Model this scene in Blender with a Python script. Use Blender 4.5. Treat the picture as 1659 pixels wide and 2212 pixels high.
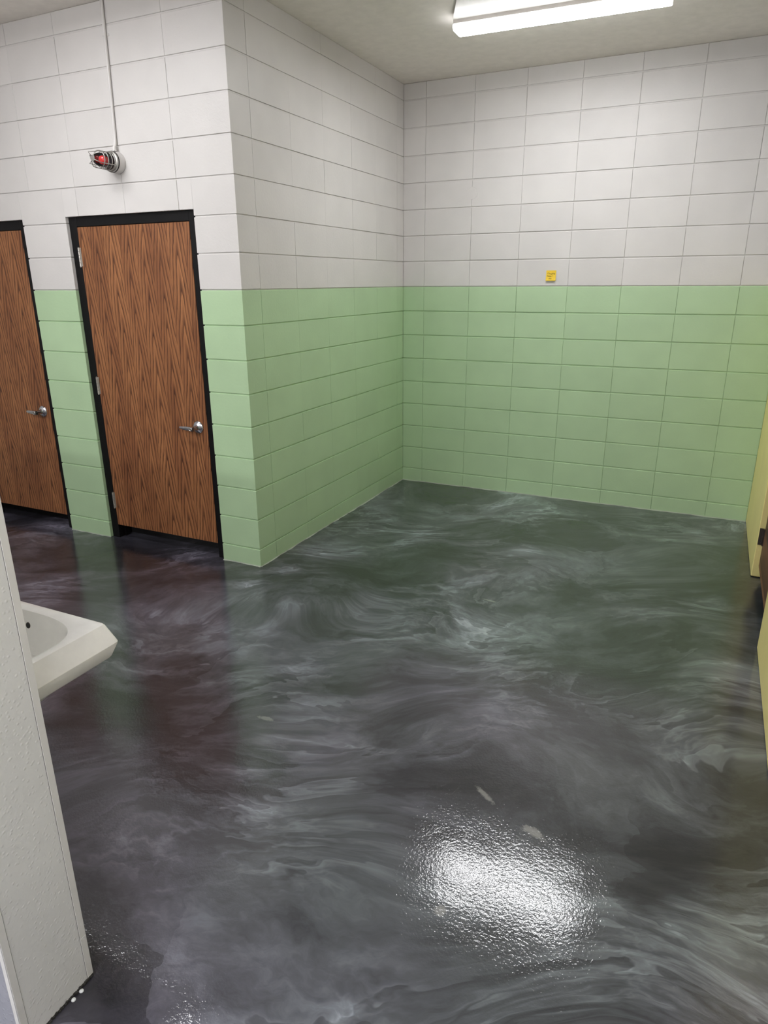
import bpy, bmesh, math, random
from mathutils import Vector, Matrix

# ------------------------------------------------------------------ camera, world, exposure
for o in list(bpy.data.objects):
    bpy.data.objects.remove(o, do_unlink=True)
SC = bpy.context.scene
COL = SC.collection
random.seed(7)

F_PX, PITCH, ROLL, YAW = 1467.456, 0.3262, -0.0061, -0.4448
CAM = Vector((2.528, -5.7225, 1.7861))
fw = Vector((math.sin(YAW) * math.cos(PITCH), math.cos(YAW) * math.cos(PITCH), -math.sin(PITCH)))
rt = Vector((math.cos(YAW), -math.sin(YAW), 0))
up = rt.cross(fw)
r2 = rt * math.cos(ROLL) + up * math.sin(ROLL)
u2 = -rt * math.sin(ROLL) + up * math.cos(ROLL)
cam_d = bpy.data.cameras.new('camera')
cam_d.sensor_fit = 'VERTICAL'
cam_d.sensor_height = 36.0
cam_d.lens = F_PX / 2212 * 36.0
cam_d.clip_start = 0.02
cam = bpy.data.objects.new('camera', cam_d)
COL.objects.link(cam)
M3 = Matrix((r2, u2, -fw)).transposed()
cam.matrix_world = Matrix.Translation(CAM) @ M3.to_4x4()
SC.camera = cam

world = bpy.data.worlds.new('world')
SC.world = world
world.use_nodes = True
world.node_tree.nodes['Background'].inputs[0].default_value = (0.5, 0.5, 0.5, 1)
world.node_tree.nodes['Background'].inputs[1].default_value = 0.05
SC.view_settings.view_transform = 'Standard'
SC.view_settings.look = 'None'
SC.view_settings.gamma = 1.0
SC.view_settings.use_curve_mapping = False
SC.view_settings.exposure = 0.10
SC.cycles.use_light_tree = False
SC.cycles.max_bounces = 5
SC.cycles.diffuse_bounces = 4
SC.cycles.glossy_bounces = 3
SC.cycles.transmission_bounces = 5
SC.cycles.caustics_reflective = False
SC.cycles.caustics_refractive = False
FILL_STRENGTH = 50.0             # unseen double-length fittings added behind the viewer as fill
LENS_STRENGTH = 47.0          # the ceiling fittings' diffusers

# ------------------------------------------------------------------ room dimensions
L = 2.3216                   # the door wall stands this far in front of the back wall
ZC = 3.2884                   # ceiling
CRS = 0.2032                 # block course
H0 = 0.1215                   # cut bottom course
ZG = H0 + 8 * CRS            # paint line, on a joint
XR = 2.927                    # right wall face
XL = -3.3                    # far left wall face
YF = -9.2                    # wall behind the photographer
DOOR_TOP = 2.193
DOORS = [(-2.788, -1.748), (-1.345, -0.305)]

# ------------------------------------------------------------------ node helpers
class NT:
    def __init__(self, name):
        self.m = bpy.data.materials.new(name)
        self.m.use_nodes = True
        self.t = self.m.node_tree
        self.b = self.t.nodes['Principled BSDF']
    def node(self, kind, **kw):
        n = self.t.nodes.new(kind)
        for k, v in kw.items():
            setattr(n, k, v)
        return n
    def put(self, sock, v):
        if isinstance(v, bpy.types.NodeSocket):
            self.t.links.new(v, sock)
        elif v is not None:
            if isinstance(v, (tuple, list)) and len(v) == 3 and sock.type == 'RGBA':
                v = (*v, 1)
            sock.default_value = v
    def math(self, op, a, b=None, c=None, clamp=False):
        n = self.node('ShaderNodeMath', operation=op, use_clamp=clamp)
        for i, v in enumerate((a, b, c)):
            if v is not None:
                self.put(n.inputs[i], v)
        return n.outputs[0]
    def vmath(self, op, a, b=None, s=None):
        n = self.node('ShaderNodeVectorMath', operation=op)
        self.put(n.inputs[0], a)
        if b is not None: self.put(n.inputs[1], b)
        if s is not None: self.put(n.inputs['Scale'], s)
        return n.outputs['Value' if op in ('LENGTH', 'DISTANCE', 'DOT_PRODUCT') else 'Vector']
    def pos(self):
        return self.node('ShaderNodeNewGeometry').outputs['Position']
    def obj(self):
        return self.node('ShaderNodeTexCoord').outputs['Object']
    def rnd(self):
        return self.node('ShaderNodeObjectInfo').outputs['Random']
    def sep(self, v):
        n = self.node('ShaderNodeSeparateXYZ'); self.put(n.inputs[0], v)
        return n.outputs
    def comb(self, x, y, z):
        n = self.node('ShaderNodeCombineXYZ')
        for i, v in enumerate((x, y, z)): self.put(n.inputs[i], v)
        return n.outputs[0]
    def noise(self, v, scale, detail=2.0, rough=0.5, dist=0.0, color=False):
        n = self.node('ShaderNodeTexNoise')
        self.put(n.inputs['Vector'], v)
        n.inputs['Scale'].default_value = scale
        n.inputs['Detail'].default_value = detail
        n.inputs['Roughness'].default_value = rough
        n.inputs['Distortion'].default_value = dist
        return n.outputs['Color' if color else 'Fac']
    def voro(self, v, scale, feature='F1', rand=1.0):
        n = self.node('ShaderNodeTexVoronoi', feature=feature)
        self.put(n.inputs['Vector'], v)
        n.inputs['Scale'].default_value = scale
        n.inputs['Randomness'].default_value = rand
        return n.outputs['Distance']
    def white(self, v):
        n = self.node('ShaderNodeTexWhiteNoise', noise_dimensions='1D')
        self.put(n.inputs['W'], v)
        return n.outputs['Value']
    def rng(self, v, a, b, c=0.0, d=1.0, smooth=False):
        n = self.node('ShaderNodeMapRange', interpolation_type='SMOOTHSTEP' if smooth else 'LINEAR')
        for i, x in enumerate((v, a, b, c, d)): self.put(n.inputs[i], x)
        return n.outputs[0]
    def mix(self, f, a, b, mode='MIX'):
        n = self.node('ShaderNodeMix', data_type='RGBA', blend_type=mode)
        self.put(n.inputs['Factor'], f)
        self.put(n.inputs[6], a)
        self.put(n.inputs[7], b)
        return n.outputs[2]
    def ramp(self, v, stops, interp='LINEAR'):
        n = self.node('ShaderNodeValToRGB')
        r = n.color_ramp
        r.interpolation = interp
        while len(r.elements) < len(stops): r.elements.new(0.5)
        for e, (p, c) in zip(r.elements, stops):
            e.position = p; e.color = (*c, 1) if len(c) == 3 else c
        self.put(n.inputs[0], v)
        return n.outputs[0]
    def bump(self, h, strength=0.3, dist=0.01, normal=None):
        n = self.node('ShaderNodeBump')
        n.inputs['Strength'].default_value = strength
        n.inputs['Distance'].default_value = dist
        self.put(n.inputs['Height'], h)
        if normal is not None: self.put(n.inputs['Normal'], normal)
        return n.outputs[0]
    def out(self, color=None, rough=None, metal=None, normal=None, **kw):
        b = self.b
        if color is not None: self.put(b.inputs['Base Color'], color)
        if rough is not None: self.put(b.inputs['Roughness'], rough)
        if metal is not None: self.put(b.inputs['Metallic'], metal)
        if normal is not None: self.put(b.inputs['Normal'], normal)
        for k, v in kw.items(): self.put(b.inputs[k.replace('_', ' ')], v)
        return self.m

def s2l(r, g, b):
    f = lambda c: (c / 255 / 12.92) if c / 255 <= 0.04045 else ((c / 255 + 0.055) / 1.055) ** 2.4
    return (f(r), f(g), f(b))

WHITE = (0.665, 0.645, 0.63)
GREEN = (0.45, 0.625, 0.385)
YELLOW = (0.90, 0.79, 0.325)

def mat_paint(name, lower, rough=0.42):
    """satin paint over concrete block: the upper and lower coat meet on the course joint"""
    n = NT(name)
    P = n.pos()
    z = n.sep(P)[2]
    edge = n.math('ADD', z, n.math('MULTIPLY', n.math('SUBTRACT', n.noise(P, 30, 0), 0.5), 0.004))
    up_ = n.math('GREATER_THAN', edge, ZG - 0.001)
    col = n.mix(up_, lower, WHITE)
    var = n.rng(n.noise(P, 3.0, 2, 0.6), 0.3, 0.7, 0.955, 1.03)
    rv = n.rng(n.rnd(), 0, 1, 0.975, 1.02)
    col = n.mix(1.0, col, n.comb(n.math('MULTIPLY', var, rv), n.math('MULTIPLY', var, rv), n.math('MULTIPLY', var, rv)), 'MULTIPLY')
    lump = n.noise(P, 60, 2, 0.75)
    pits = n.rng(n.voro(P, 30, rand=1.0), 0.03, 0.12, 0.0, 0.5, True)
    nb = n.bump(n.math('ADD', lump, pits), 0.2, 0.004)
    return n.out(col, rough, normal=nb)

def mat_plain(name, col, rough=0.5, metal=0.0, **kw):
    n = NT(name)
    v = n.rng(n.noise(n.pos(), 14, 4, 0.6), 0.25, 0.75, 0.94, 1.05)
    c = n.mix(1.0, col, n.comb(v, v, v), 'MULTIPLY')
    nb = n.bump(n.noise(n.pos(), kw.pop('bump_scale', 120), 3), kw.pop('bump', 0.05), 0.002)
    return n.out(c, rough, metal, nb, **kw)

def mat_metal(name, col, rough=0.28):
    n = NT(name)
    r = n.rng(n.noise(n.pos(), 90, 3), 0.3, 0.7, rough * 0.8, rough * 1.3)
    return n.out(col, r, 1.0)

def mat_oak(name, light, mid, dark, arch=1.0):
    """flat-cut oak veneer: side by side flitches, each a stack of pointed cathedral rings"""
    n = NT(name)
    P = n.obj()
    r = n.math('MULTIPLY', n.rnd(), 31.7)
    x, y, z = n.sep(P)[0:3]
    zz = n.math('ADD', z, r)
    wob = n.math('MULTIPLY', n.math('SUBTRACT', n.noise(n.comb(n.math('ADD', x, r), 0.0, n.math('MULTIPLY', zz, 0.5)), 3.2, 1), 0.5), 0.07)
    xc = n.math('DIVIDE', n.math('ADD', x, n.math('ADD', wob, 4.0)), 0.128)
    i = n.math('FLOOR', xc)
    u = n.math('SUBTRACT', n.math('MULTIPLY', n.math('FRACT', xc), 2.0), 1.0)      # 0 at a flitch's heart
    k = n.math('SQRT', n.math('ADD', n.math('MULTIPLY', u, u), 0.004))
    off = n.math('MULTIPLY', n.white(i), 5.0)
    nz = n.noise(n.comb(n.math('MULTIPLY', x, 24.0), off, n.math('MULTIPLY', zz, 3.4)), 1.0, 3, 0.55)
    ring = n.math('ADD', n.math('MULTIPLY', zz, 4.8), n.math('MULTIPLY', k, 2.7 * arch))
    ring = n.math('ADD', ring, n.math('ADD', n.math('MULTIPLY', n.math('SUBTRACT', nz, 0.5), 0.95), off))
    f = n.math('FRACT', ring)
    # early wood: dark, pore-filled, sharp on its lower side; widest at the heart
    wide = n.rng(k, 0.0, 0.9, 0.80, 0.58)
    band = n.rng(f, 0.0, wide, 1.0, 0.0)
    band = n.math('MULTIPLY', band, n.rng(f, 0.0, 0.09, 0.0, 1.0, True))
    f2 = n.math('FRACT', n.math('MULTIPLY', ring, 3.0))
    sub = n.math('MULTIPLY', n.rng(f2, 0.05, 0.5, 1.0, 0.0, True), n.rng(k, 0.15, 0.7, 0.0, 0.40))
    fine = n.rng(n.noise(n.comb(n.math('MULTIPLY', x, 300.0), off, n.math('MULTIPLY', zz, 9.0)), 1.0, 2, 0.6), 0.42, 0.66, 0.0, 1.0, True)
    tone = n.rng(n.noise(n.comb(n.math('MULTIPLY', x, 9.0), off, n.math('MULTIPLY', zz, 1.3)), 1.0, 2), 0.35, 0.65)
    base = n.mix(tone, mid, light)
    v = n.math('ADD', n.math('MULTIPLY', n.math('MAXIMUM', band, sub), n.rng(fine, 0.0, 1.0, 0.80, 1.05)), n.math('MULTIPLY', fine, 0.20), clamp=True)
    col = n.mix(v, base, dark)
    return n.out(col, 0.45, Specular_IOR_Level=0.3)

def mat_floor():
    """poured metallic epoxy: charcoal and silver pigment drawn into folds under a clear coat"""
    n = NT('metallic_epoxy_floor')
    P = n.pos()
    px, py, pz = n.sep(P)[0:3]
    P2 = n.comb(px, py, 0.0)
    PO = n.vmath('ADD', P2, POUR)
    ox_, oy_, oz_ = n.sep(PO)[0:3]
    ca, sa = math.cos(0.46), math.sin(0.46)          # the pour was drawn out along this direction
    qx = n.math('ADD', n.math('MULTIPLY', ox_, ca * 0.62), n.math('MULTIPLY', oy_, sa * 0.62))
    qy = n.math('SUBTRACT', n.math('MULTIPLY', oy_, ca), n.math('MULTIPLY', ox_, sa))
    Q = n.comb(qx, qy, 0.0)
    w1 = n.vmath('SUBTRACT', n.noise(PO, 0.8, 1, 0.5, color=True), (0.5, 0.5, 0.5))
    A = n.vmath('ADD', Q, n.vmath('SCALE', w1, s=1.15))
    w2 = n.vmath('SUBTRACT', n.noise(A, 2.6, 4, 0.62, color=True), (0.5, 0.5, 0.5))
    Bv = n.vmath('ADD', A, n.vmath('SCALE', w2, s=0.34))
    cloud = n.noise(Bv, 1.4, 5, 0.62)
    Bs = n.vmath('MULTIPLY', Bv, (0.75, 1.7, 1.0))
    wisp = n.noise(Bs, 3.6, 6, 0.70)
    fold = n.noise(n.vmath('ADD', Bs, (7.3, 2.1, 0)), 1.5, 4, 0.55)
    saw = n.math('FRACT', n.math('MULTIPLY', fold, 6.0))
    saw = n.math('MULTIPLY', n.math('POWER', saw, 2.4), n.rng(saw, 0.95, 1.0, 1.0, 0.0, True))
    ridge = n.math('SUBTRACT', 1.0, n.math('ABSOLUTE', n.math('SUBTRACT', n.math('MULTIPLY', n.noise(n.vmath('ADD', Bs, (3.1, 9.7, 0)), 2.4, 5, 0.62), 2.0), 1.0)))
    ridge = n.math('POWER', ridge, 9.0)
    mask = n.rng(n.noise(n.vmath('ADD', PO, (1.7, 4.4, 0)), 1.2, 2), 0.40, 0.60, 0.05, 1.0, True)
    v = n.math('ADD', n.rng(cloud, 0.33, 0.69, 0.0, 0.44), n.math('MULTIPLY', n.rng(wisp, 0.32, 0.70, 0.0, 1.0), 0.26))
    v = n.math('ADD', v, n.math('MULTIPLY', n.math('MULTIPLY', saw, mask), 0.22))
    v = n.math('ADD', v, n.math('MULTIPLY', n.math('MULTIPLY', ridge, mask), 0.26))
    # overlapping sheets of pigment with a crisp edge
    vs = n.node('ShaderNodeTexVoronoi', feature='F1')
    n.put(vs.inputs['Vector'], n.vmath('ADD', Bv, (2.3, 0.4, 0.0))); vs.inputs['Scale'].default_value = 1.7
    cell = n.math('SUBTRACT', n.sep(vs.outputs['Color'])[0], 0.5)
    smask = n.rng(n.noise(n.vmath('ADD', PO, (8.7, 0.3, 0)), 0.9, 1), 0.46, 0.60, 0.15, 1.0, True)
    v = n.math('ADD', v, n.math('MULTIPLY', n.math('MULTIPLY', cell, smask), 0.22))
    col = n.ramp(v, [(0.12, (0.013, 0.0135, 0.016)), (0.30, (0.032, 0.033, 0.038)), (0.48, (0.076, 0.078, 0.087)), (0.70, (0.165, 0.174, 0.187)), (0.95, (0.36, 0.385, 0.40))])
    hue = n.noise(n.vmath('ADD', P2, (5.0, 1.0, 0)), 0.75, 2, 0.5)
    hue = n.math('ADD', hue, n.rng(n.math('SUBTRACT', px, n.math('MULTIPLY', py, -0.35)), -2.4, 1.0, -0.22, 0.12))
    tint = n.ramp(hue, [(0.25, (1.04, 0.91, 1.10)), (0.50, (0.98, 0.955, 1.10)), (0.68, (0.93, 1.015, 1.03))])
    col = n.mix(1.0, col, tint, 'MULTIPLY')
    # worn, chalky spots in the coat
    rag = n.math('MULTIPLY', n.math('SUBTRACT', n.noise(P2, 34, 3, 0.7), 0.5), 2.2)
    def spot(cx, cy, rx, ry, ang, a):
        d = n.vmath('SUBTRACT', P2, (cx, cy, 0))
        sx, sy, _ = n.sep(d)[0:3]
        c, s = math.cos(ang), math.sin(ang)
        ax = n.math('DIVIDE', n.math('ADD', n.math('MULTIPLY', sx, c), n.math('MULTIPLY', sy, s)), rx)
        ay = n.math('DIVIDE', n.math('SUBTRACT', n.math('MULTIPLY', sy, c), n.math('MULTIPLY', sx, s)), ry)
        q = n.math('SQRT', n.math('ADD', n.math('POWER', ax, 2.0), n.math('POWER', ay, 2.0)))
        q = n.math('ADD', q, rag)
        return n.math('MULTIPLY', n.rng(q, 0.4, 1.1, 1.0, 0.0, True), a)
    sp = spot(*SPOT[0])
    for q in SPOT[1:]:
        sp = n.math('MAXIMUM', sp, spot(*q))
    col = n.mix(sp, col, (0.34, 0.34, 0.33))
    peel = n.noise(P2, 95, 2, 0.6)
    wave = n.noise(P2, 5, 2)
    nb = n.bump(peel, 0.26, 0.002)
    nb2 = n.bump(wave, 0.10, 0.02, nb)
    n.out(col, 0.5, 0.0, nb2, Coat_Weight=1.0, Coat_Roughness=0.09, Coat_IOR=1.6, Specular_IOR_Level=0.2)
    n.put(n.b.inputs['Coat Normal'], nb2)
    return n.m
POUR = (-4.2, 6.3, 0.0)
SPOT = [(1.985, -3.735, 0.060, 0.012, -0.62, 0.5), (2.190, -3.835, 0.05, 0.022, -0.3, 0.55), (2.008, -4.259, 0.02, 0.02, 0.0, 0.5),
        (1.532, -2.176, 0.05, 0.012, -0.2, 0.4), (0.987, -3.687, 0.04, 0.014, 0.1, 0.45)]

def mat_frp(name, base=(0.73, 0.735, 0.725)):
    n = NT(name)
    P = n.pos()
    dots = n.rng(n.voro(P, 85), 0.05, 0.42, 1.0, 0.0, True)
    lump = n.noise(P, 40, 3, 0.6)
    h = n.math('ADD', n.math('MULTIPLY', dots, 0.6), n.math('MULTIPLY', lump, 0.4))
    v = n.rng(n.noise(P, 2.5, 4, 0.6), 0.3, 0.7, 0.95, 1.04)
    speck = n.rng(n.voro(P, 9), 0.0, 0.035, 0.55, 1.0, True)
    v = n.math('MULTIPLY', v, speck)
    col = n.mix(1.0, base, n.comb(v, v, v), 'MULTIPLY')
    return n.out(col, 0.35, normal=n.bump(h, 0.35, 0.003))

def mat_emit(name, col, strength):
    n = NT(name)
    e = n.node('ShaderNodeEmission')
    n.put(e.inputs[0], col); n.put(e.inputs[1], strength)
    n.t.nodes.remove(n.b)
    n.t.links.new(e.outputs[0], n.t.nodes['Material Output'].inputs[0])
    return n.m

def mat_glass(name):
    """thin clear globe: mostly see-through, with a glossy skin"""
    n = NT(name)
    tr = n.node('ShaderNodeBsdfTransparent'); n.put(tr.inputs[0], (0.93, 0.94, 0.94))
    gl = n.node('ShaderNodeBsdfGlossy'); n.put(gl.inputs['Roughness'], 0.04)
    lw = n.node('ShaderNodeFresnel'); lw.inputs[0].default_value = 1.4
    mx = n.node('ShaderNodeMixShader')
    n.put(mx.inputs[0], lw.outputs[0])
    n.t.links.new(tr.outputs[0], mx.inputs[1]); n.t.links.new(gl.outputs[0], mx.inputs[2])
    n.t.nodes.remove(n.b)
    n.t.links.new(mx.outputs[0], n.t.nodes['Material Output'].inputs[0])
    return n.m

M = {
    'block': mat_paint('painted_block_green', GREEN),
    'yblock': mat_paint('painted_wall_yellow', YELLOW, 0.5),
    'ceiling': mat_plain('ceiling_paint', (0.87, 0.825, 0.77), 0.7, bump=0.08),
    'floor': mat_floor(),
    'oak': mat_oak('oak_veneer', (0.40, 0.172, 0.070), (0.27, 0.108, 0.045), (0.046, 0.0145, 0.008)),
    'oak2': mat_oak('oak_veneer_dark', (0.26, 0.125, 0.06), (0.20, 0.09, 0.045), (0.06, 0.024, 0.014), 0.5),
    'black': mat_plain('black_frame_paint', (0.0045, 0.0043, 0.005), 0.5, bump=0.04, Specular_IOR_Level=0.2),
    'steel': mat_metal('satin_chrome', (0.55, 0.56, 0.60), 0.22),
    'hinge': mat_metal('brushed_steel', (0.62, 0.60, 0.57), 0.38),
    'bronze': mat_metal('dark_bronze', (0.10, 0.085, 0.075), 0.45),
    'frp': mat_frp('fibreglass_panel'),
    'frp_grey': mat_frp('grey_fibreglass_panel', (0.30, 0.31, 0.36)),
    'trim': mat_plain('white_vinyl_trim', (0.70, 0.695, 0.675), 0.35, bump=0.03),
    'porcelain': mat_plain('white_porcelain', (0.90, 0.89, 0.86), 0.12, bump=0.0, Coat_Weight=0.5, Coat_Roughness=0.04),
    'note': mat_plain('yellow_paper', (0.87, 0.60, 0.045), 0.75, bump=0.05),
    'ink': mat_plain('brown_ink', (0.16, 0.085, 0.01), 0.7),
    'white_metal': mat_plain('white_enamel', (0.80, 0.79, 0.75), 0.35, bump=0.0),
    'shaded_metal': mat_plain('shaded_side_enamel', (0.62, 0.58, 0.55), 0.4, bump=0.0),  # white enamel, greyed to carry the shade on the channel sides
    'lens': mat_emit('lit_diffuser', (0.985, 0.985, 1.0), LENS_STRENGTH),
    'lens_side': mat_emit('lit_diffuser_side', (0.985, 0.985, 1.0), LENS_STRENGTH * 0.2),
    'fill_lens': mat_emit('fill_diffuser', (0.985, 0.985, 1.0), FILL_STRENGTH),
    'fill_lens_side': mat_emit('fill_diffuser_side', (0.985, 0.985, 1.0), FILL_STRENGTH * 0.12),
    'white_paint': mat_plain('white_paint', WHITE, 0.45, bump=0.08),
    'rubber': mat_plain('black_rubber', (0.012, 0.012, 0.013), 0.6),
    'cage': mat_metal('dull_aluminium', (0.42, 0.41, 0.39), 0.40),
    'glass': mat_glass('clear_globe_glass'),
    'red': mat_plain('red_lens', (0.85, 0.030, 0.035), 0.25, bump=0.0, Coat_Weight=0.6),
    'dark': mat_plain('dark_interior', (0.008, 0.008, 0.009), 0.6),
    'violet': mat_plain('dark_module', (0.05, 0.042, 0.07), 0.4),
    'edge': mat_plain('ragged_paint_edge', (0.36, 0.40, 0.33), 0.6, bump=0.3, bump_scale=200),
    'crack': mat_plain('dark_gap', (0.03, 0.028, 0.025), 0.8),  # near-black, for the trim lines and floor gaps
    'caulk': mat_plain('white_caulk', (0.7, 0.72, 0.72), 0.4),
}

# ------------------------------------------------------------------ mesh helpers
def link(name, mesh, mat, parent=None, smooth=False):
    if mat is not None and not mesh.materials:
        mesh.materials.append(M[mat])
    if smooth:
        for p in mesh.polygons: p.use_smooth = True
    o = bpy.data.objects.new(name, mesh)
    COL.objects.link(o)
    if parent is not None: o.parent = parent
    return o

def from_bm(name, bm, mat, parent=None, smooth=False, angle=None):
    bmesh.ops.recalc_face_normals(bm, faces=bm.faces[:])
    me = bpy.data.meshes.new(name)
    bm.to_mesh(me); bm.free()
    o = link(name, me, mat, parent, smooth)
    if angle is not None:
        me.set_sharp_from_angle(angle=math.radians(angle))
    return o

def add_box(bm, x0, x1, y0, y1, z0, z1, bevel=0.0, seg=1):
    tmp = bmesh.new()
    vs = [tmp.verts.new((x, y, z)) for x in (x0, x1) for y in (y0, y1) for z in (z0, z1)]
    for f in ((0, 1, 3, 2), (4, 6, 7, 5), (0, 4, 5, 1), (2, 3, 7, 6), (0, 2, 6, 4), (1, 5, 7, 3)):
        tmp.faces.new([vs[i] for i in f])
    bmesh.ops.recalc_face_normals(tmp, faces=tmp.faces[:])
    if bevel > 0:
        bmesh.ops.bevel(tmp, geom=tmp.edges[:], offset=bevel, segments=seg, profile=0.5, affect='EDGES')
    me = bpy.data.meshes.new('tmp'); tmp.to_mesh(me); tmp.free()
    bm.from_mesh(me); bpy.data.meshes.remove(me)

def box(name, x0, x1, y0, y1, z0, z1, mat, parent=None, bevel=0.0, seg=1):
    bm = bmesh.new(); add_box(bm, x0, x1, y0, y1, z0, z1, bevel, seg)
    return from_bm(name, bm, mat, parent)

def add_lathe(bm, prof, origin, axis, n=40, cap=True):
    """prof: list of (distance along axis, radius)"""
    ax = Vector(axis).normalized()
    a = ax.orthogonal().normalized(); b = ax.cross(a)
    rings = []
    for d, r in prof:
        c = Vector(origin) + ax * d
        rings.append([bm.verts.new(c + (a * math.cos(t) + b * math.sin(t)) * max(r, 1e-5)) for t in (2 * math.pi * i / n for i in range(n))])
    for p, q in zip(rings, rings[1:]):
        for i in range(n):
            bm.faces.new((p[i], p[(i + 1) % n], q[(i + 1) % n], q[i]))
    if cap:
        bm.faces.new(rings[0][::-1]); bm.faces.new(rings[-1])

def lathe(name, prof, origin, axis, mat, parent=None, n=40, cap=True, angle=35):
    bm = bmesh.new(); add_lathe(bm, prof, origin, axis, n, cap)
    return from_bm(name, bm, mat, parent, True, angle)

def add_tube(bm, pts, r, n=10, closed=False):
    pts = [Vector(p) for p in pts]
    m = len(pts)
    rings = []
    prev = None
    for i, p in enumerate(pts):
        if closed: t = pts[(i + 1) % m] - pts[i - 1]
        else: t = pts[min(i + 1, m - 1)] - pts[max(i - 1, 0)]
        t.normalize()
        a = t.orthogonal().normalized() if prev is None else (prev - t * prev.dot(t)).normalized()
        prev = a
        b = t.cross(a)
        rings.append([bm.verts.new(p + (a * math.cos(s) + b * math.sin(s)) * r) for s in (2 * math.pi * k / n for k in range(n))])
    for i in range(m if closed else m - 1):
        p, q = rings[i], rings[(i + 1) % m]
        for k in range(n):
            bm.faces.new((p[k], p[(k + 1) % n], q[(k + 1) % n], q[k]))
    if not closed:
        bm.faces.new(rings[0][::-1]); bm.faces.new(rings[-1])

def tube(name, pts, r, mat, parent=None, n=10, closed=False):
    bm = bmesh.new(); add_tube(bm, pts, r, n, closed)
    return from_bm(name, bm, mat, parent, True, 50)

def empty(name, loc=(0, 0, 0)):
    o = bpy.data.objects.new(name, None)
    o.empty_display_size = 0.05
    COL.objects.link(o); o.location = loc
    return o

def tag(o, label, cat=None, group=None, kind=None):
    o['label'] = label
    if cat: o['category'] = cat
    if group: o['group'] = group
    if kind: o['kind'] = kind
    return o

# ------------------------------------------------------------------ block walls
_bc = {}
def block(parent, x0, x1, y0, y1, z0, z1, vc=0.0013):
    """one concrete block, chamfered more along its bed joints than its head joints; alike blocks share their mesh"""
    key = (round(x1 - x0, 3), round(y1 - y0, 3), round(z1 - z0, 3), vc)
    if key not in _bc:
        bm = bmesh.new()
        add_box(bm, 0, x1 - x0, 0, y1 - y0, 0, z1 - z0)
        bmesh.ops.bevel(bm, geom=[e for e in bm.edges if abs(e.verts[0].co.z - e.verts[1].co.z) > 0.01], offset=vc, segments=1, affect='EDGES')
        flat = [e for e in bm.edges if abs(e.verts[0].co.z - e.verts[1].co.z) < 1e-5 and e.calc_face_angle(0) > 1.0]
        bmesh.ops.bevel(bm, geom=flat, offset=0.0023, segments=1, affect='EDGES', clamp_overlap=True)
        bmesh.ops.recalc_face_normals(bm, faces=bm.faces[:])
        me = bpy.data.meshes.new('block'); bm.to_mesh(me); bm.free()
        me.materials.append(M['block'])
        _bc[key] = me
    o = bpy.data.objects.new('block', _bc[key])
    COL.objects.link(o); o.parent = parent
    o.location = (x0, y0, z0)
    return o

def courses():
    zs = [0.0] + [H0 + i * CRS for i in range(16)] + [ZC]
    zs = [z for z in zs if z < ZC - 0.01] + [ZC]
    return list(zip(zs, zs[1:]))

GH, GV, REC = 0.0042, 0.0008, 0.0060     # half joint, upright half joint, joint depth
JIT = lambda: random.uniform(-0.0009, 0.0009)

# back wall
wall_back = box('wall_back', -0.19, XR + 0.2, REC, 0.2, 0, ZC, 'block')
tag(wall_back, 'painted block wall at the back of the alcove, white over green', kind='structure')
JB = [0.0] + [0.1959 + 0.4064 * k for k in range(7)] + [XR]
for z0, z1 in courses():
    for x0, x1 in zip(JB, JB[1:]):
        j = JIT()
        block(wall_back, x0 + GV + random.uniform(0, .0008), x1 - GV, j, 0.09 + j, z0 + (GH if z0 else 0.001), z1 - (GH if z1 < ZC else 0.001))

# the wall that runs forward from the back wall
wall_left = box('wall_left', -0.1, -REC, -L + REC, 0.0, 0, ZC, 'block')
tag(wall_left, 'painted block wall running forward from the back corner, white over green', kind='structure')
JS = [-L + 0.19, -1.722, -1.320, -0.921, -0.525, -0.130, 0.0]
for z0, z1 in courses():
    for y0, y1 in zip(JS, JS[1:]):
        j = JIT()
        block(wall_left, -0.09 + j, j, y0 + 0.0003, y1 - 0.0003, z0 + (GH if z0 else 0.001), z1 - (GH if z1 < ZC else 0.001), 0.0006)

# door wall
bm = bmesh.new()
Y0, Y1 = -L + REC, -L + 0.185
for a, b in ((-0.305 + REC, -0.1), (-1.748 + REC, -1.345 - REC), (XL, -2.788 - REC)):
    add_box(bm, a, b, Y0, Y1, 0, DOOR_TOP + REC)
add_box(bm, XL, -0.1, Y0, Y1, DOOR_TOP + REC, ZC)
wall_doors = from_bm('wall_front_left', bm, 'block')
tag(wall_doors, 'painted block wall holding the two wooden doors, white over green', kind='structure')
JD = [XL, -2.87, -2.46, -2.05, -1.641, -1.226, -0.827, -0.410, 0.0]
def in_door(x0, x1):
    m = (x0 + x1) / 2
    return any(a < m < b for a, b in DOORS)
for ci, (z0, z1) in enumerate(courses()):
    lo, hi = z0 + (GH if z0 else 0.001), z1 - (GH if z1 < ZC else 0.001)
    if z0 < DOOR_TOP - 0.02:
        cuts = [XL, -2.788, -1.748, -1.345, -0.305, 0.0]
        if z1 > DOOR_TOP:
            cuts = sorted(set(JD + cuts))
            cuts = [c for c in cuts if c not in (-2.87, -1.641)]
    else:
        cuts = JD
    for x0, x1 in zip(cuts, cuts[1:]):
        l2 = lo
        if z0 < DOOR_TOP - 0.02 and in_door(x0, x1):
            if z1 < DOOR_TOP: continue
            l2 = DOOR_TOP
        j = JIT()
        gv0 = 0.0002 if x0 in (-0.305, -1.748, -2.788, -1.345) else GV
        gv1 = 0.0 if x1 == 0.0 else (0.0002 if x1 in (-0.305, -1.748, -1.345, -2.788) else GV)
        block(wall_doors, x0 + gv0, x1 - gv1, -L + j, -L + 0.1885 + j, l2, hi, 0.0010)

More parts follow.
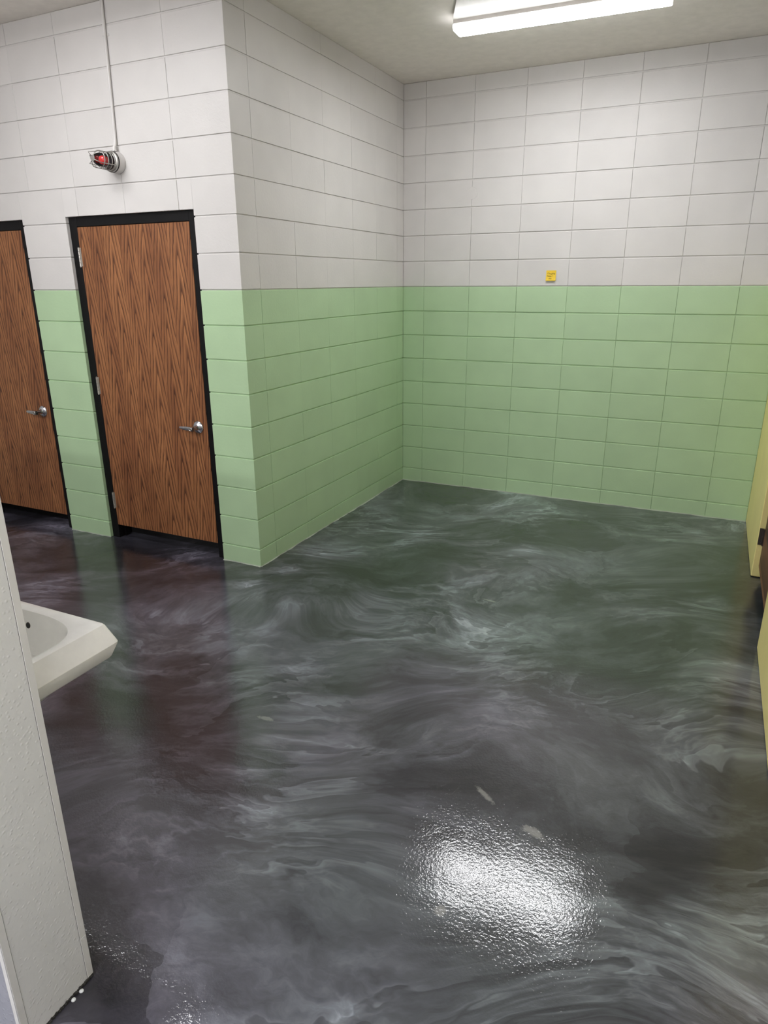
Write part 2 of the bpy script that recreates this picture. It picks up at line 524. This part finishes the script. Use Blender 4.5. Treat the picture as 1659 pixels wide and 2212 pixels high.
# patched round hole left in the back wall's paint
lathe('patched_hole', [(0.0, 0.0465), (0.0014, 0.0455), (0.0014, 0.0445), (0.0004, 0.0435)], (0.603, 0.0008, 2.461), (0, -1, 0), 'white_paint', wall_back, 36)

# ragged paint edge where the walls meet the poured floor
def paint_edge(parent, p0, p1, nrm):
    p0, p1, nrm = Vector(p0), Vector(p1), Vector(nrm)
    n = int((p1 - p0).length / 0.022)
    bm = bmesh.new()
    w, prev = 0.006, None
    for i in range(n + 1):
        w = min(max(w + random.uniform(-0.0035, 0.0035), 0.0015), 0.012)
        b = p0.lerp(p1, i / n)
        row = [bm.verts.new(b + Vector((0, 0, 0.006))), bm.verts.new(b + nrm * 0.0015 + Vector((0, 0, 0.004))), bm.verts.new(b + nrm * w + Vector((0, 0, 0.0006))), bm.verts.new(b + nrm * w - Vector((0, 0, 0.001)))]
        if prev:
            for k in range(3): bm.faces.new((prev[k], row[k], row[k + 1], prev[k + 1]))
        prev = row
    from_bm('paint_edge', bm, 'edge', parent)
paint_edge(wall_back, (0, -0.0005, 0), (XR, -0.0005, 0), (0, -1, 0))
paint_edge(wall_left, (0.0005, -L, 0), (0.0005, 0, 0), (1, 0, 0))
paint_edge(wall_doors, (DOORS[1][1], -L - 0.0005, 0), (0, -L - 0.0005, 0), (0, -1, 0))
paint_edge(wall_doors, (DOORS[0][1], -L - 0.0005, 0), (DOORS[1][0], -L - 0.0005, 0), (0, -1, 0))

# floor, ceiling, remaining walls
floor = box('floor', XL, XR + 0.2, YF, 0.2, -0.1, 0.0, 'floor')
tag(floor, 'glossy charcoal marbled epoxy floor', kind='structure')
ceiling = box('ceiling', XL - 0.2, XR + 0.2, YF - 0.2, 0.2, ZC, ZC + 0.1, 'ceiling')
tag(ceiling, 'smooth grey-beige painted ceiling', kind='structure')
o = box('wall_far_left', XL - 0.2, XL, YF, 0.2, 0, ZC, 'white_paint'); tag(o, 'painted wall closing the room far left', kind='structure')
o = box('wall_front', XL - 0.2, XR + 0.2, YF - 0.2, YF, 0, ZC, 'white_paint'); tag(o, 'painted wall behind the viewer', kind='structure')

# right wall, yellow, with its own door
YD0, YD1, YDT = -2.135, -1.150, 2.193
bm = bmesh.new()
add_box(bm, XR, XR + 0.15, YD1, 0.0, 0.004, ZC, 0.004)
add_box(bm, XR, XR + 0.15, -4.4, YD0, 0.004, ZC, 0.004)
add_box(bm, XR, XR + 0.15, YD0 - 0.01, YD1 + 0.01, YDT, ZC)
wall_right = from_bm('wall_right', bm, 'yblock')
box('white_bounce_stretch', XR, XR + 0.15, YF, -4.4, 0, ZC, 'white_paint', wall_right)  # unseen stretch made white to keep the bounced light neutral
tag(wall_right, 'yellow painted wall along the right edge with a brown door', kind='structure')
box('base_gap', XR + 0.004, XR + 0.14, YF, YD0 - 0.002, 0.0, 0.006, 'crack', wall_right)
box('closet_back', XR + 0.19, XR + 0.2, YD0 - 0.2, YD1 + 0.2, 0, YDT + 0.1, 'dark', wall_right)

def hinge(name, parent, x, y, z0, z1, mat, side=1, depth_axis='y'):
    """knuckle of five barrels and the two leaf edges"""
    bm = bmesh.new()
    n = 5; g = (z1 - z0) / n
    for i in range(n):
        add_lathe(bm, [(0, 0.0055), (0.0008, 0.0066), (g - 0.0018, 0.0066), (g - 0.001, 0.0055)], (x, y, z0 + i * g), (0, 0, 1), 14)
    add_lathe(bm, [(0, 0.004), (0.004, 0.005)], (x, y, z1), (0, 0, 1), 12)
    add_lathe(bm, [(0, 0.005), (0.004, 0.004)], (x, y, z0 - 0.005), (0, 0, 1), 12)
    if depth_axis == 'y':
        add_box(bm, x - 0.002, x + 0.014, y + 0.003, y + 0.007, z0, z1)
    else:
        add_box(bm, x + 0.003, x + 0.007, y - 0.014, y + 0.002, z0, z1)
    return from_bm(name, bm, mat, parent, True, 40)

def handle(parent, x, y, z):
    """lever set, door face at y, room toward -y; lever points to -x"""
    h = lathe('handle', [(0, 0.041), (0.004, 0.041), (0.008, 0.0385), (0.013, 0.030), (0.018, 0.0175), (0.024, 0.0145), (0.040, 0.0125), (0.058, 0.0125)], (x, y, z), (0, -1, 0), 'steel', parent, 48)
    bm = bmesh.new()
    yy = y - 0.064
    secs = [(0.014, 0.0135, 0.011), (0.0, 0.015, 0.012), (-0.02, 0.0145, 0.0085), (-0.06, 0.0125, 0.006), (-0.095, 0.0095, 0.0045), (-0.112, 0.0065, 0.003)]
    rings = []
    for dx, hz, hy in secs:
        ring = []
        for k in range(16):
            t = 2 * math.pi * k / 16
            c, s = math.cos(t), math.sin(t)
            q = 0.55
            ring.append(bm.verts.new((x + dx, yy + hy * math.copysign(abs(c) ** q, c) - (0.004 if dx > -0.01 else 0) + (0.012 * (dx / -0.112) ** 2 if dx < 0 else 0), z + hz * math.copysign(abs(s) ** q, s))))
        rings.append(ring)
    for p, q in zip(rings, rings[1:]):
        for k in range(16): bm.faces.new((p[k], p[(k + 1) % 16], q[(k + 1) % 16], q[k]))
    bm.faces.new(rings[0][::-1]); bm.faces.new(rings[-1])
    from_bm('lever', bm, 'steel', h, True, 50)
    lathe('lock_cylinder', [(0, 0.0098), (0.005, 0.0098), (0.0055, 0.0085), (0.004, 0.006)], (x + 0.001, yy - 0.0148, z), (0, -1, 0), 'hinge', h, 24)
    box('keyhole', x - 0.001, x + 0.001, yy - 0.0198, yy - 0.016, z - 0.005, z + 0.005, 'dark', h)

def room_door(n, x0, x1, label):
    d = empty('door_%d' % n, ((x0 + x1) / 2, -L, 0))
    tag(d, label, kind='structure')
    inv = Vector(d.location)
    yf = -L + 0.022                       # frame face
    jw, jr = 0.065, 0.057
    parts = []
    bm = bmesh.new()
    add_box(bm, x0, x0 + jw, yf, yf + 0.125, 0, DOOR_TOP, 0.002)
    add_box(bm, x1 - jr, x1, yf, yf + 0.125, 0, DOOR_TOP, 0.002)
    add_box(bm, x0 + jw, x1 - jr, yf, yf + 0.125, 2.134, DOOR_TOP, 0.002)
    add_box(bm, x0 + jw, x0 + jw + 0.015, yf + 0.052, yf + 0.09, 0, 2.134)
    add_box(bm, x1 - jr - 0.015, x1 - jr, yf + 0.052, yf + 0.09, 0, 2.134)
    add_box(bm, x0 + jw, x1 - jr, yf + 0.052, yf + 0.09, 2.119, 2.134)
    parts.append(from_bm('frame', bm, 'black', None))
    lx0, lx1 = x0 + jw + 0.002, x1 - jr - 0.002
    bm = bmesh.new(); add_box(bm, 0, lx1 - lx0, 0, 0.044, 0, 2.028, 0.0015)
    leaf = from_bm('leaf', bm, 'oak', None)
    leaf.location = (lx0, yf - 0.001, 0.103)
    parts.append(leaf)
    for z0, z1 in ((0.236, 0.350), (1.066, 1.180), (1.895, 2.009)):
        parts.append(hinge('hinge', None, x0 + jw - 0.003, yf - 0.006, z0, z1, 'hinge'))
    hroot = empty('tmp'); 
    handle(hroot, lx1 - 0.072, yf - 0.001, 0.899)
    for c in list(hroot.children): c.parent = None; parts.append(c)
    bpy.data.objects.remove(hroot)
    for p in parts:
        p.parent = d
        p.matrix_parent_inverse = Matrix.Translation(-inv)
    box('latch_plate', lx1 - 0.0005 - inv.x, lx1 + 0.0008 - inv.x, yf + 0.004 - inv.y, yf + 0.03 - inv.y, 0.85, 0.95, 'hinge', d)
    return d

room_door(1, *DOORS[0], 'oak door cut off by the left edge of the picture')
room_door(2, *DOORS[1], 'oak door in a black frame under the caged red light')

d3 = empty('door_3', (XR + 0.033, (YD0 + YD1) / 2, 0)); tag(d3, 'brown door set into the yellow wall at the right edge', kind='structure')
ox, oy = d3.location.x, d3.location.y
bm = bmesh.new(); add_box(bm, 0, 0.042, 0, 0.965, 0, 2.09, 0.0015)
lf = from_bm('leaf', bm, 'oak2', d3); lf.location = (0.0, YD0 + 0.010 - oy, 0.083)
for z0, z1 in ((0.222, 0.329), (1.05, 1.157), (1.87, 1.977)):
    bm = bmesh.new()
    g = (z1 - z0) / 5
    for i in range(5):
        add_lathe(bm, [(0, 0.006), (0.0008, 0.0072), (g - 0.002, 0.0072), (g - 0.001, 0.006)], (-0.008, YD1 - 0.006 - oy, z0 + i * g), (0, 0, 1), 14)
    add_box(bm, -0.006, 0.0, YD1 - 0.03 - oy, YD1 - 0.008 - oy, z0, z1)
    add_box(bm, -0.028, -0.008, YD1 - 0.008 - oy, YD1 - 0.002 - oy, z0, z1)
    from_bm('hinge', bm, 'bronze', d3, True, 40)

# ------------------------------------------------------------------ partition at the left edge
PX, PY0, PY1, PZ = 1.221, -5.052, -4.846, 1.75
part = box('wall_partition', XL, PX - 0.003, PY0 + 0.003, PY1 - 0.003, 0, PZ, 'trim')
tag(part, 'white panelled partition end at the lower left edge', kind='structure')
box('end_panel', PX - 0.003, PX, PY0 + 0.012, PY1 - 0.012, 0.006, PZ - 0.002, 'frp', part)
box('near_panel', XL + 0.01, PX - 0.012, PY0, PY0 + 0.003, 0.006, PZ - 0.002, 'frp_grey', part)
box('far_panel', XL + 0.01, PX - 0.012, PY1 - 0.003, PY1, 0.006, PZ - 0.002, 'frp', part)
def angle_trim(y_edge, s, z0, z1):
    bm = bmesh.new()
    a, b = sorted((y_edge + s * 0.0018, y_edge - s * 0.0165))
    add_box(bm, PX - 0.002, PX + 0.0018, a, b, z0, z1, 0.0007)
    c, d = sorted((y_edge + s * 0.0018, y_edge - s * 0.001))
    add_box(bm, PX - 0.0165, PX + 0.001, c, d, z0, z1, 0.0007)
    from_bm('corner_trim', bm, 'trim', part)
angle_trim(PY1, 1, 0.008, 0.1465); angle_trim(PY1, 1, 0.148, PZ - 0.002)
angle_trim(PY0, -1, 0.008, PZ - 0.002)
bm = bmesh.new()
for (x0_, x1_, y0_, y1_, z_) in ((PX + 0.0001, PX + 0.0006, PY1 - 0.0172, PY1 - 0.0163, PZ - 0.01), (PX + 0.0001, PX + 0.0006, PY0 + 0.0163, PY0 + 0.0172, PZ - 0.01)):
    add_box(bm, x0_, x1_, y0_, y1_, 0.008, z_)
from_bm('dark_line', bm, 'crack', part)  # thin dark lines along the inner edges of the trims
# ragged gap where the panel meets the floor, with two lumps of caulk
bm = bmesh.new()
N = 40
for i in range(N):
    ya = PY0 + 0.02 + (PY1 - 0.02 - PY0) * i / N
    yb = ya + (PY1 - PY0) / N
    add_box(bm, PX - 0.001, PX + 0.0015 + 0.004 * random.random(), ya, yb, 0.0, 0.004 + 0.005 * random.random())
from_bm('floor_gap', bm, 'crack', part)
for yy, r in ((-4.892, 0.006), (-4.918, 0.006)):
    lathe('caulk_lump', [(0, r), (0.002, r * 0.95), (0.004, r * 0.6), (0.005, 0.0008)], (PX + 0.009, yy, 0), (0, 0, 1), 'caulk', part, 14)

# ------------------------------------------------------------------ sink on the far side of the partition
def rr_loop(cx, cy, hx, hy, r, side=22, arc=8):
    """rounded rectangle, the same number of points on every side and corner"""
    pts = []
    cs = ((1, 1, 0), (-1, 1, 90), (-1, -1, 180), (1, -1, 270))
    for q, (sx, sy, a0) in enumerate(cs):
        ox, oy = cx + sx * (hx - r), cy + sy * (hy - r)
        for i in range(arc + 1):
            a = math.radians(a0 + 90 * i / arc)
            pts.append((ox + r * math.cos(a), oy + r * math.sin(a)))
        nx, ny, na = cs[(q + 1) % 4]
        e0 = pts[-1]
        e1 = (cx + nx * (hx - r) + r * math.cos(math.radians(na)), cy + ny * (hy - r) + r * math.sin(math.radians(na)))
        for i in range(1, side):
            t = i / side
            pts.append((e0[0] + (e1[0] - e0[0]) * t, e0[1] + (e1[1] - e0[1]) * t))
    return pts

def sup(cx, cy, hx, hy, e, a):
    c, s = math.cos(a), math.sin(a)
    t = (abs(c / hx) ** e + abs(s / hy) ** e) ** (-1 / e)
    return cx + t * c, cy + t * s

sink = empty('wall_sink', (0.77, PY1, 0.85))
tag(sink, 'white porcelain wall-hung sink poking out behind the white partition', 'sink')
SX = 0.77
bm = bmesh.new()
def outer(hx, yfront, r, z):
    cy = (PY1 + yfront) / 2
    return [(x, y, z) for x, y in rr_loop(SX, cy, hx, (yfront - PY1) / 2, r)]
rings = [
    outer(0.14, -4.62, 0.05, 0.64), outer(0.20, -4.57, 0.05, 0.70), outer(0.24, -4.53, 0.03, 0.742), outer(0.268, -4.489, 0.012, 0.748), outer(0.280, -4.484, 0.012, 0.751), outer(0.286, -4.480, 0.012, 0.758),
    outer(0.301, -4.467, 0.012, 0.795), outer(0.3015, -4.4665, 0.012, 0.800), outer(0.299, -4.467, 0.012, 0.8045),
    outer(0.266, -4.473, 0.012, 0.846), outer(0.262, -4.476, 0.012, 0.8498), outer(0.254, -4.482, 0.012, 0.851),
]
NS = len(rings[0])
bc = (SX, -4.667)
ANG = [math.atan2(y - bc[1], x - bc[0]) for x, y, z in rings[-1]]
def basin(hx, hy, e, z, dy=0): return [(*sup(bc[0], bc[1] + dy, hx, hy, e, a), z) for a in ANG]
rings += [basin(0.240, 0.158, 3.0, 0.851), basin(0.237, 0.155, 3.0, 0.8495), basin(0.233, 0.152, 3.0, 0.842), basin(0.226, 0.146, 2.9, 0.815), basin(0.212, 0.136, 2.7, 0.77),
          basin(0.18, 0.115, 2.5, 0.73), basin(0.12, 0.075, 2.2, 0.712), basin(0.03, 0.03, 2.0, 0.705), basin(0.022, 0.022, 2.0, 0.700)]
vr = [[bm.verts.new((x - SX, y - PY1, z - 0.85)) for x, y, z in ring] for ring in rings]
for p, q in zip(vr, vr[1:]):
    for i in range(NS): bm.faces.new((p[i], p[(i + 1) % NS], q[(i + 1) % NS], q[i]))
bm.faces.new(vr[0][::-1]); bm.faces.new(vr[-1])
from_bm('basin', bm, 'porcelain', sink, True, 28)
ov = Vector((-0.012, -4.5225 - PY1, 0.806 - 0.85))
lathe('overflow_ring', [(0, 0.010), (0.0012, 0.0095), (0.0012, 0.0078), (-0.002, 0.0078)], ov, (0, -1, 0.22), 'bronze', sink, 24, cap=False)
lathe('overflow_hole', [(0, 0.0080), (0.0008, 0.0080)], ov - Vector((0, 0.0004, 0)), (0, -1, 0.22), 'dark', sink, 24)
lathe('drain', [(0, 0.024), (0.003, 0.023), (0.0035, 0.014), (0.001, 0.012)], (0, bc[1] - PY1, 0.702 - 0.85), (0, 0, 1), 'steel', sink, 24)
bm = bmesh.new(); add_box(bm, -0.27, 0.27, 0.0, 0.03, 0.0, 0.035, 0.008, 2)
from_bm('backsplash', bm, 'porcelain', sink)
lathe('faucet', [(0, 0.024), (0.006, 0.024), (0.01, 0.018), (0.045, 0.016), (0.05, 0.012)], (0, 0.035, 0.0), (0, 0, 1), 'steel', sink, 24)
tube('waste_pipe', [(0, bc[1] - PY1, -0.15), (0, bc[1] - PY1, -0.34), (0, bc[1] - PY1 - 0.03, -0.38), (0, 0.02, -0.38), (0, 0.0, -0.38)], 0.018, 'steel', sink, 16)

# ------------------------------------------------------------------ ceiling light fittings
def fixture(x0, length, y0, label, lens=('lens', 'lens_side')):
    """surface wrap: white pan with angled wings, channel sides and a bright box lens"""
    t = empty('ceiling_light', (x0 + length / 2, y0, ZC))
    tag(t, label, 'ceiling light', 'long ceiling lights')
    hl = length / 2
    bm = bmesh.new()                      # two wings lying against the ceiling
    for s in (-1, 1):
        a = [(-hl - 0.004, s * 0.072, -0.030), (hl + 0.004, s * 0.072, -0.030), (hl - 0.105, s * 0.33, -0.004), (-hl + 0.105, s * 0.33, -0.004)]
        lo = [bm.verts.new(p) for p in a]
        hi = [bm.verts.new((x, y, min(z + 0.003, -0.0005))) for x, y, z in a]
        bm.faces.new(lo); bm.faces.new(hi[::-1])
        for i in range(4): bm.faces.new((lo[i], lo[(i + 1) % 4], hi[(i + 1) % 4], hi[i]))
    from_bm('reflector_wing', bm, 'white_metal', t)
    bm = bmesh.new(); add_box(bm, -hl, hl, -0.074, 0.074, -0.052, -0.0005, 0.002)
    from_bm('channel', bm, 'shaded_metal', t)
    prof = [(-0.0735, -0.0525), (-0.077, -0.058), (-0.076, -0.072), (-0.070, -0.0795), (-0.060, -0.083), (0.060, -0.083), (0.070, -0.0795), (0.076, -0.072), (0.077, -0.058), (0.0735, -0.0525)]
    bm = bmesh.new()
    ends = []
    for x in (-hl - 0.003, -hl + 0.004, hl - 0.004, hl + 0.003):
        k = 0.93 if abs(x) > hl else 1.0
        ends.append([bm.verts.new((x, y * k, -0.0525 + (z + 0.0525) * k)) for y, z in prof])
    for p, q in zip(ends, ends[1:]):
        for i in range(len(prof)): bm.faces.new((p[i], p[(i + 1) % len(prof)], q[(i + 1) % len(prof)], q[i]))
    bm.faces.new(ends[0][::-1]); bm.faces.new(ends[-1])
    df = from_bm('diffuser', bm, lens[0], t)
    df.data.materials.append(M[lens[1]])
    for p in df.data.polygons:
        if p.normal.z > -0.6: p.material_index = 1
    return t
fl = fixture(0.868, 1.205, -1.155, 'lit long white ceiling light above the alcove')
fl.rotation_euler.z = 0.035
fixture(-1.34, 1.205, -3.53, 'long ceiling light before the wooden doors, out of frame, glinting at the floor\'s lower left')
FILL_LENS = ('fill_lens', 'fill_lens_side')  # the four unseen fittings below are added to even out the light
fixture(0.36, 2.44, -6.15, 'added double-length fill light just behind the viewer, out of frame', FILL_LENS)
fixture(-2.60, 2.44, -6.15, 'added double-length fill light behind the white partition, out of frame', FILL_LENS)
fixture(0.36, 2.44, -8.10, 'added double-length fill light far behind the viewer, out of frame', FILL_LENS)
fixture(-2.60, 2.44, -8.10, 'added double-length fill light in the rear left corner, out of frame', FILL_LENS)

# ------------------------------------------------------------------ conduit and caged beacon on the door wall
con = empty('conduit', (-0.832, -L, 2.53)); tag(con, 'thin white painted conduit running from the ceiling down to the red beacon', 'conduit')
tube('pipe', [(0.020, -0.010, ZC - 2.531), (0.012, -0.010, 0.45), (0.004, -0.010, 0.15), (0.0, -0.011, 0.05), (0.0, -0.022, 0.02), (0.0, -0.025, 0.001)], 0.0088, 'white_paint', con, 14)
bm = bmesh.new()
add_lathe(bm, [(0, 0.0105), (0.012, 0.0105)], (0.0135, -0.010, 0.583), (0, 0, 1), 16)
add_box(bm, -0.012, 0.038, -0.003, 0.0008, 0.583, 0.595, 0.0008)
from_bm('strap', bm, 'white_paint', con)
lathe('connector', [(0, 0.0125), (0.018, 0.0125), (0.022, 0.0105)], (0.0, -0.025, 0.0), (0, 0, 1), 'white_paint', con, 16)

bx_ = empty('caged_beacon', (-0.838, -L, 2.47)); tag(bx_, 'red beacon light in a round wire cage on the wall above the door', 'beacon')
AX = (0, -1, 0)
lathe('junction_box', [(0.0, 0.059), (0.003, 0.060), (0.040, 0.0575), (0.046, 0.056)], (0, 0, 0), AX, 'white_paint', bx_, 48)
lathe('gasket', [(0.046, 0.058), (0.0475, 0.059), (0.052, 0.058)], (0, 0, 0), AX, 'rubber', bx_, 48)
lathe('collar', [(0.052, 0.0565), (0.056, 0.0575), (0.062, 0.056), (0.066, 0.050), (0.072, 0.0480), (0.073, 0.045), (0.068, 0.040)], (0, 0, 0), AX, 'cage', bx_, 48)
lathe('globe', [(0.066, 0.0385), (0.10, 0.0385), (0.135, 0.0375), (0.155, 0.034), (0.170, 0.026), (0.178, 0.014), (0.180, 0.001)], (0, 0, 0), AX, 'glass', bx_, 40)
lathe('red_lamp', [(0.094, 0.020), (0.097, 0.0240), (0.122, 0.0245), (0.131, 0.021), (0.136, 0.013), (0.138, 0.001)], (0, 0, 0), AX, 'red', bx_, 32)
lathe('lamp_base', [(0.068, 0.029), (0.086, 0.027), (0.089, 0.018)], (0, 0, 0), AX, 'violet', bx_, 32)
def ring_pts(d, r, n=40): return [(r * math.cos(2 * math.pi * i / n), -d, r * math.sin(2 * math.pi * i / n)) for i in range(n)]
cage = tube('cage', ring_pts(0.196, 0.0150, 28), 0.0024, 'cage', bx_, 8, True)
for d, r in ((0.092, 0.0475), (0.120, 0.0472), (0.148, 0.0468)):
    tube('hoop', ring_pts(d, r), 0.0024, 'cage', cage, 8, True)
for q in range(4):
    a = math.radians(62 + 90 * q)
    c, s = math.cos(a), math.sin(a)
    pr = [(0.064, 0.0515), (0.080, 0.0492), (0.12, 0.0485), (0.155, 0.0480), (0.174, 0.0445), (0.186, 0.0340), (0.193, 0.0210), (0.196, 0.0150)]
    tube('cage_bar', [(r * c, -d, r * s) for d, r in pr], 0.0024, 'cage', cage, 8)
lathe('end_plate', [(0.1945, 0.0145), (0.1975, 0.0145)], (0, 0, 0), AX, 'cage', cage, 24)
for sg in (1, -1):
    tube('ear', [(-0.006, -0.197, sg * 0.013), (-0.007, -0.214, sg * 0.030), (0.006, -0.197, sg * 0.034), (0.012, -0.180, sg * 0.036)], 0.0019, 'cage', cage, 7)

# ------------------------------------------------------------------ sticky note on the back wall
note = empty('sticky_note', (1.2815, 0, 1.828)); tag(note, 'small yellow handwritten sticky note on the white back wall', 'note')
bm = bmesh.new()
W_, H_ = 0.0385, 0.0385
rows = []
for k in range(9):
    zz = H_ - 2 * H_ * k / 8
    lift = 0.0012 + 0.011 * (k / 8) ** 2.2
    rows.append([[bm.verts.new((sx * W_, -lift - th, zz)) for sx in (-1, 1)] for th in (0.0, 0.0028)])
for a, b in zip(rows, rows[1:]):
    bm.faces.new((a[1][0], a[1][1], b[1][1], b[1][0])); bm.faces.new((a[0][0], b[0][0], b[0][1], a[0][1]))
    bm.faces.new((a[0][0], a[1][0], b[1][0], b[0][0])); bm.faces.new((a[0][1], b[0][1], b[1][1], a[1][1]))
bm.faces.new((rows[0][0][0], rows[0][0][1], rows[0][1][1], rows[0][1][0])); bm.faces.new((rows[-1][0][0], rows[-1][1][0], rows[-1][1][1], rows[-1][0][1]))
paper = from_bm('paper', bm, 'note', note)
def note_y(z): 
    k = (H_ - z) / (2 * H_)
    return -(0.0012 + 0.011 * max(k, 0) ** 2.2 + 0.0028) - 0.0003
for txt, x, z, sz in (('Changing', -0.032, 0.010, 0.0165), ('Table !', -0.033, -0.010, 0.0165), ('out', -0.018, -0.028, 0.0165)):
    cu = bpy.data.curves.new('handwriting', 'FONT')
    cu.body = txt; cu.size = sz; cu.shear = 0.25; cu.offset = 0.00025; cu.extrude = 0.0; cu.resolution_u = 2
    tmp = bpy.data.objects.new('tmp', cu); COL.objects.link(tmp)
    dg = bpy.context.evaluated_depsgraph_get(); dg.update()
    me = bpy.data.meshes.new_from_object(tmp.evaluated_get(dg))
    bpy.data.objects.remove(tmp, do_unlink=True)
    for v in me.vertices:
        X, Z = v.co.x + x, v.co.y + z + 0.0012 * math.sin(v.co.x * 160)
        v.co = Vector((X, note_y(Z), Z))
    me.materials.clear()
    link('handwriting', me, 'ink', paper)
